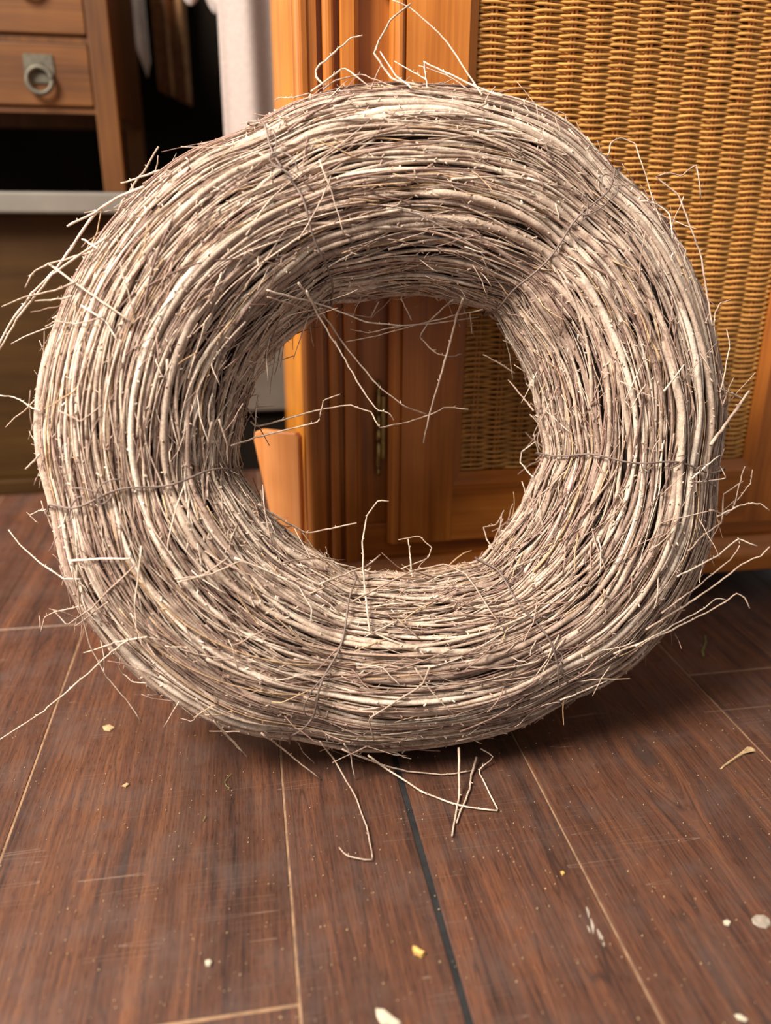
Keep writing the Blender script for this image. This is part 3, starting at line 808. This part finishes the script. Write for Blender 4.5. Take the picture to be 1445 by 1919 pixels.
# stray sprigs, each traced and set at the depth of the bundle it grows from
SPRIGS = [
 (1.6, [(790,162),(736,149),(711,116),(701,100),(712,73),(732,37),(769,8)]), (1.2, [(903,178),(888,156),(855,103),(822,60),(769,15),(735,0)]),
 (1.2, [(609,162),(593,146),(591,130),(629,96),(659,70),(679,66)]), (1.1, [(772,165),(742,143),(712,96)]), (1.4, [(941,181),(892,163),(839,138),(794,115)]),
 (0.9, [(801,166),(798,140),(795,116)]), (1.1, [(583,172),(646,126),(692,162)]), (0.9, [(606,168),(626,151),(676,139),(712,153),(745,163)]), (0.9, [(800,150),(789,143),(739,115)]),
 (0.9, [(880,168),(842,143),(785,123)]), (0.9, [(580,175),(551,183),(523,183),(515,189)]), (1.0, [(928,163),(915,179),(908,196),(895,201)]),
 (1.0, [(1140,292),(1145,268),(1162,258),(1190,268),(1206,317),(1221,366),(1240,419)]),
 (1.3, [(1336,610),(1326,558),(1313,475),(1292,422),(1272,366),(1229,330),(1255,324),(1277,330),(1305,307),(1311,340),(1313,372)]),
 (1.2, [(1202,377),(1232,383),(1256,402),(1260,448)]), (0.9, [(1264,445),(1285,468),(1283,495)]), (0.8, [(1050,245),(1041,219),(1047,209),(1060,215),(1062,226)]),
 (0.8, [(1141,294),(1111,279),(1083,257)]), (0.8, [(998,215),(981,196),(987,185)]), (1.0, [(1337,612),(1340,587),(1350,568),(1369,562)]),
 (1.0, [(1350,735),(1357,705),(1368,648),(1362,617)]), (2.5, [(1331,834),(1368,784),(1392,749),(1405,732)]), (1.4, [(1392,747),(1375,739),(1350,729)]),
 (0.9, [(1356,756),(1362,738),(1375,708)]), (1.4, [(1244,734),(1283,682)]), (0.9, [(1162,714),(1200,734),(1235,750)]), (0.9, [(1204,681),(1171,752)]), (0.9, [(1210,720),(1182,766),(1171,752)]),
 (1.2, [(1298,896),(1325,872),(1350,853)]), (1.1, [(1290,905),(1313,903),(1362,896),(1350,874)]), (1.3, [(1290,1032),(1298,1026),(1319,1001),(1353,980),(1356,926),(1393,902)]),
 (1.2, [(1345,968),(1383,948),(1401,944),(1425,944),(1442,956)]), (1.0, [(1330,955),(1359,965),(1374,953),(1389,896),(1396,874)]), (0.9, [(1374,945),(1389,929),(1407,905),(1410,880)]),
 (1.3, [(1270,1080),(1283,1074),(1346,1041),(1383,1009),(1419,1024)]), (1.2, [(1240,1150),(1271,1125),(1301,1104),(1368,1050),(1387,1022),(1383,1007)]),
 (1.4, [(1210,1180),(1286,1134),(1346,1092),(1392,1056),(1428,1041),(1443,1025)]), (1.3, [(1150,1225),(1250,1185),(1320,1150),(1365,1125),(1380,1110),(1398,1122),(1405,1140)]),
 (1.1, [(1190,1210),(1240,1185),(1319,1140),(1343,1121),(1362,1124)]), (1.1, [(1050,1312),(1082,1300),(1138,1276)]),
 (1.3, [(690,1415),(721,1439),(793,1485),(855,1508),(935,1521),(896,1444),(927,1418),(901,1403)]), (1.2, [(640,1405),(700,1428),(762,1446),(834,1452),(886,1444)]),
 (1.7, [(860,1400),(861,1490),(847,1567)]), (1.5, [(893,1420),(883,1454),(880,1480),(855,1542)]),
 (1.2, [(600,1390),(626,1422),(668,1496),(689,1554),(699,1613),(652,1606),(636,1588)]), (1.3, [(490,1375),(521,1396),(558,1427),(600,1459)]), (1.0, [(645,1395),(657,1411),(665,1459)]), (1.0, [(400,1350),(426,1380),(463,1418)]),
 (1.2, [(240,1200),(209,1222),(144,1280),(86,1330),(0,1386),(-25,1400)]), (1.4, [(275,1193),(216,1204),(157,1224)]), (1.1, [(144,1060),(148,1132),(169,1211),(200,1269),(234,1308),(265,1352)]),
 (1.1, [(150,1085),(119,1085),(72,1053),(36,1020),(16,992)]), (0.9, [(155,1135),(144,1137),(101,1148),(83,1157),(77,1186),(74,1154)]), (1.1, [(252,1060),(173,1139),(126,1172),(101,1145)]),
 (1.0, [(202,1128),(140,1175)]), (0.8, [(85,955),(76,957),(54,965),(72,981)]), (1.0, [(335,1316),(308,1362)]), (1.0, [(367,1308),(407,1355),(463,1418)]), (0.8, [(450,1371),(392,1370)]), (0.8, [(378,1334),(360,1352),(338,1346)]),
 (1.5, [(133,1051),(180,1047),(245,1047)]), (1.2, [(328,1085),(378,1080),(428,1044)]), (1.1, [(331,1092),(400,1074),(450,1051),(480,1060)]), (1.0, [(266,1024),(252,1132),(257,1197)]), (1.0, [(205,1215),(216,1236),(230,1262),(248,1278),(275,1280)]),
 (1.4, [(222,395),(229,380),(250,346),(271,320),(297,275)]), (1.3, [(300,319),(261,333),(227,344)]), (1.7, [(270,350),(261,354),(214,373),(175,400),(125,425)]),
 (1.5, [(205,380),(177,401),(146,446),(109,500),(60,550),(23,599),(0,641),(-10,665)]), (1.4, [(200,445),(167,466),(99,513),(70,550),(34,594),(-2,657)]),
 (1.3, [(175,470),(156,477),(89,495),(60,511),(47,539)]), (1.5, [(91,494),(146,534),(203,573),(244,602)]), (1.3, [(140,530),(112,541),(39,559),(4,575)]), (1.2, [(135,555),(112,560),(66,564)]),
 (1.0, [(151,571),(198,602),(219,638)]), (1.2, [(154,448),(185,466)]), (1.0, [(193,594),(146,607),(102,602),(86,612)]), (1.0, [(75,770),(62,765),(39,750),(23,743),(0,741)]), (1.4, [(75,852),(48,879)]),
 (1.0, [(500,556),(518,561),(572,579),(610,596)]), (1.3, [(500,545),(533,553),(602,570),(687,604),(752,611),(816,606),(898,594)]), (1.0, [(905,580),(859,589),(773,611),(705,630),(649,641)]), (0.9, [(752,611),(739,613),(692,624),(657,617)]),
 (1.4, [(560,530),(578,557),(610,596),(636,634),(666,673),(709,724),(760,763),(803,778)]), (1.3, [(575,545),(593,587),(644,669),(683,737),(709,770),(730,774),(738,788)]),
 (1.2, [(470,790),(481,800),(516,791),(602,767),(653,759),(696,772),(711,802),(765,791),(808,776),(838,763),(878,767)]), (1.2, [(435,835),(449,830),(516,810),(597,791),(606,750),(638,739)]),
 (1.7, [(868,560),(859,583),(842,647),(825,707),(805,776),(793,830)]), (1.2, [(850,562),(838,570),(803,604),(786,632),(816,662),(842,669),(865,664)]), (1.0, [(880,585),(883,604),(885,626)]),
 (1.2, [(965,700),(951,690),(906,664)]), (1.2, [(1000,770),(988,754),(953,712)]), (1.0, [(1000,895),(988,883),(975,866),(977,847),(1005,827)]), (1.0, [(925,1030),(913,1012),(906,988),(930,984),(945,956)]),
 (1.4, [(693,1183),(685,1119),(681,1068),(679,1012),(687,969),(709,937),(728,939)]), (1.2, [(773,1080),(771,1070),(769,1042),(765,1010)]), (0.9, [(752,1066),(803,1046),(810,1027),(786,1005),(747,1012)]),
 (1.4, [(485,945),(499,956),(537,980),(574,999),(610,993),(668,980)]), (1.1, [(530,1056),(550,1050),(602,1044),(636,1050)]), (1.5, [(600,1095),(636,1080),(687,1061),(713,1040)]),
 (1.4, [(660,1128),(692,1110),(773,1070),(833,1057),(868,1072),(893,1102),(915,1140),(935,1165)]), (0.9, [(709,565),(694,596),(644,585)]), (1.0, [(752,560),(756,568),(771,600)]),
 (1.0, [(484,740),(481,759),(475,819)]), (0.8, [(478,764),(516,761)]), (1.3, [(806,1249),(793,1282),(690,1348),(701,1388)]), (1.0, [(777,1251),(816,1305),(850,1339)]), (1.2, [(440,1045),(507,1072),(560,1099),(585,1141),(583,1168)]), (0.9, [(667,1244),(717,1251),(751,1286)]),
 (0.9, [(560,450),(600,380),(620,330)]), (1.0, [(598,300),(622,360),(645,440)]), (1.2, [(410,785),(425,830),(428,870)]), (1.0, [(110,770),(150,790),(190,760)]),
]
def sprig(rmm, pts):
    pts = np.array(pts, float)
    dep = np.array([surf_depth(*p) for p in pts])
    # the free part keeps the depth of where it leaves the bundle, easing towards the viewer
    sm_ = dep.copy()
    for _ in range(2):
        sm_[1:-1] = 0.25 * sm_[:-2] + 0.5 * sm_[1:-1] + 0.25 * sm_[2:]
    sm_ = np.minimum(sm_, dep + 0.004)
    P = []
    for (px, py), z in zip(pts, sm_):
        d = ray(px, py)
        z = z - 0.006
        Q = cam_pos + d * z
        if Q[2] < 0.0025:
            Q = on_floor(px, py, 0.0025)
        if Q[1] > VF - 0.016 and Q[0] > 0.0:
            Q = cam_pos + d * ((VF - 0.016) / d[1])
        P.append(Q)
    P = np.array(P)
    # resample with slight rounding at the kinks
    seg = np.concatenate([[0], np.cumsum(np.linalg.norm(np.diff(P, axis=0), axis=1))])
    t = np.unique(np.concatenate([np.linspace(0, seg[-1], max(6, len(P) * 3)), seg]))
    Q = np.stack([np.interp(t, seg, P[:, k]) for k in range(3)], 1)
    Q[1:-1] = 0.2 * Q[:-2] + 0.6 * Q[1:-1] + 0.2 * Q[2:]
    Q += rng.normal(0, 0.00025, Q.shape)
    tt = t / t[-1]
    rad = rmm * 0.001 * 0.74 * (1.05 - 0.35 * tt) * (1 + 0.18 * (rng.random(len(t)) > 0.85))
    mb = MB()
    tint = PALE[int(rng.integers(0, 5))] * rng.uniform(1.0, 1.2)
    V, F, Nq, B, T = tube(Q - wc, rad, 6, (0.31, 0.52, 0.79))
    mb.add(V, F, tint)
    if len(t) > 7: add_buds(mb, Q - wc, Nq, B, rad, 2 + len(t) // 6, tint, 0.001, 0.003)
    mb.obj('sprig', M['twig'], wr, smooth=True)
for rmm, pts in SPRIGS:
    sprig(rmm, pts)

# ------------------------------------------------------------------ bits lying on the floor
def flake(name, outline_px, th, mat, label, cat, curl=0.0):
    P = np.array([on_floor(*p, 0.0) for p in outline_px])
    c = P.mean(0); n = len(P)
    Q = (P - c)[:, :2]
    V = [(x, y, 0.0) for x, y in Q] + [(x * 0.85, y * 0.85, th + curl * (i % 3 == 0)) for i, (x, y) in enumerate(Q)] + [(0, 0, th * 1.3)]
    F = [(i, (i + 1) % n, n + (i + 1) % n, n + i) for i in range(n)]
    T = [(n + i, n + (i + 1) % n, 2 * n) for i in range(n)]
    mb = MB(); mb.v.append(np.array(V)); mb.f += [F, T, [tuple(reversed(range(n)))]]; mb.n = len(V); mb.c.append(np.ones((len(V), 3)))
    o = mb.obj(name, M[mat]); o.location = (c[0], c[1], 0.0002)
    return tag(o, label, cat)
flake('dry_stalk', [(1349,1441),(1372,1423),(1392,1408),(1401,1401),(1409,1400),(1416,1405),(1417,1411),(1408,1410),(1399,1412),(1378,1425),(1352,1442)], 0.0016, 'tan_bit', 'dry tan stalk with a flared end lying on the right floorboards', 'stalk', 0.001)
flake('paint_flake', [(704,1890),(718,1891),(735,1905),(752,1917),(748,1924),(715,1922),(706,1905)], 0.0012, 'cream_bit', 'cream paint flake on the floor at the bottom edge', 'flake')
flake('paint_flake', [(1376,1902),(1388,1902),(1402,1912),(1398,1916),(1384,1912)], 0.001, 'cream_bit', 'small cream flake on the floor at the bottom right corner', 'flake')
flake('pale_disc', [(1408,1722),(1416,1715),(1432,1715),(1443,1723),(1446,1733),(1436,1741),(1422,1738),(1411,1731)], 0.0012, 'grey_bit', 'round greyish disc lying on the floor at the right edge', 'disc')
flake('seed_husk', [(772,1778),(779,1777),(790,1785),(797,1791),(790,1796),(776,1789)], 0.003, 'gold_bit', 'golden seed husk on the floor left of the black seam end', 'husk', 0.001)
flake('chip', [(1355,1727),(1363,1725),(1370,1730),(1366,1736),(1357,1734)], 0.0015, 'cream_bit', 'tiny pale chip on the floor left of the grey disc', 'chip')
flake('chip', [(384,1803),(393,1800),(398,1805),(394,1812),(386,1812)], 0.0018, 'cream_bit', 'tiny pale chip on the lower left floorboard', 'chip')
flake('chip', [(1050,1635),(1056,1634),(1059,1639),(1054,1642)], 0.0015, 'gold_bit', 'tiny orange chip on the floor right of the black seam', 'chip')
flake('leaf_bit', [(192,1362),(205,1358),(216,1364),(206,1371),(195,1369)], 0.0012, 'tan_bit', 'small tan leaf fragment on the floor below the wreath at left', 'leaf')
flake('leaf_bit', [(228,1474),(238,1468),(243,1471),(236,1476)], 0.0012, 'tan_bit', 'curled tan leaf fragment on the left floorboard', 'leaf')
def wisp(name, px, r, mat, label, cat):
    P = np.array([on_floor(*p, 0.0) for p in px]); c = P[0].copy()
    t = np.linspace(0, len(P) - 1, len(P) * 4)
    Q = np.stack([np.interp(t, np.arange(len(P)), P[:, k]) for k in range(3)], 1) - c
    Q[:, 2] = r + 0.0012 * np.abs(np.sin(t))
    V, F, *_ = tube(Q, np.linspace(r, r * 0.5, len(Q)), 6, (0, 0, 1))
    o = MB().add(V, F).obj(name, M[mat], smooth=True); o.location = c
    return tag(o, label, cat)
wisp('grass_blade', [(1318,1231),(1316,1222),(1320,1213),(1323,1204),(1321,1193)], 0.0011, 'green_bit', 'dull green grass blade on the floor at right below the cabinet', 'grass blade')
wisp('green_fibre', [(432,1478),(425,1476),(421,1468),(427,1458),(434,1452)], 0.0004, 'green_bit', 'curled green fibre on the floor in front of the wreath', 'fibre')
wisp('green_fibre', [(381,1540),(386,1531)], 0.0005, 'green_bit', 'tiny straight green fibre on the left floorboards', 'fibre')
# paint scuff: a few thin dry streaks of one smear
mb = MB()
for a, b_, w in (((1098, 1700), (1104, 1722), 4), ((1106, 1722), (1112, 1752), 5), ((1118, 1742), (1130, 1772), 6), ((1100, 1735), (1106, 1750), 3), ((1124, 1760), (1133, 1775), 4)):
    A, B_ = on_floor(*a), on_floor(*b_); W_ = on_floor(a[0] + w, a[1]) - A
    mid = (A + B_) / 2
    V = [A, A + W_ * 0.5, mid + W_, B_, mid - W_ * 0.2]
    V2 = [v + np.array([0, 0, 0.0004]) for v in V]
    b0 = mb.n
    mb.v.append(np.array(V + V2)); mb.n += 10; mb.c.append(np.ones((10, 3)))
    mb.f.append([tuple(b0 + 5 + i for i in range(5)), tuple(b0 + i for i in reversed(range(5)))] + [(b0 + i, b0 + (i + 1) % 5, b0 + 5 + (i + 1) % 5, b0 + 5 + i) for i in range(5)])
o = mb.obj('paint_smear', M['grey_bit']); tag(o, 'dry whitish paint smear on the floor beside the pale seam', 'smear')
# crumbs and dust: uncountable
mb = MB()
for _ in range(520):
    p = on_floor(rng.uniform(0, 1445), rng.uniform(1330, 1919))
    r = rng.uniform(0.0003, 0.0008)
    V = np.array([(r, 0, 0), (0, r, 0), (-r, 0, 0), (0, -r, 0)]) * rng.uniform(0.6, 1.4, (4, 1))
    V = np.concatenate([V, V * 0.5 + np.array([0, 0, r])]) + np.array([p[0], p[1], 0.0])
    mb.add(V, [(0, 1, 5, 4), (1, 2, 6, 5), (2, 3, 7, 6), (3, 0, 4, 7), (4, 5, 6, 7)])
o = mb.obj('floor_crumbs', M['tan_bit']); tag(o, 'fine pale crumbs and dust scattered over the floor', 'crumbs', kind='stuff')
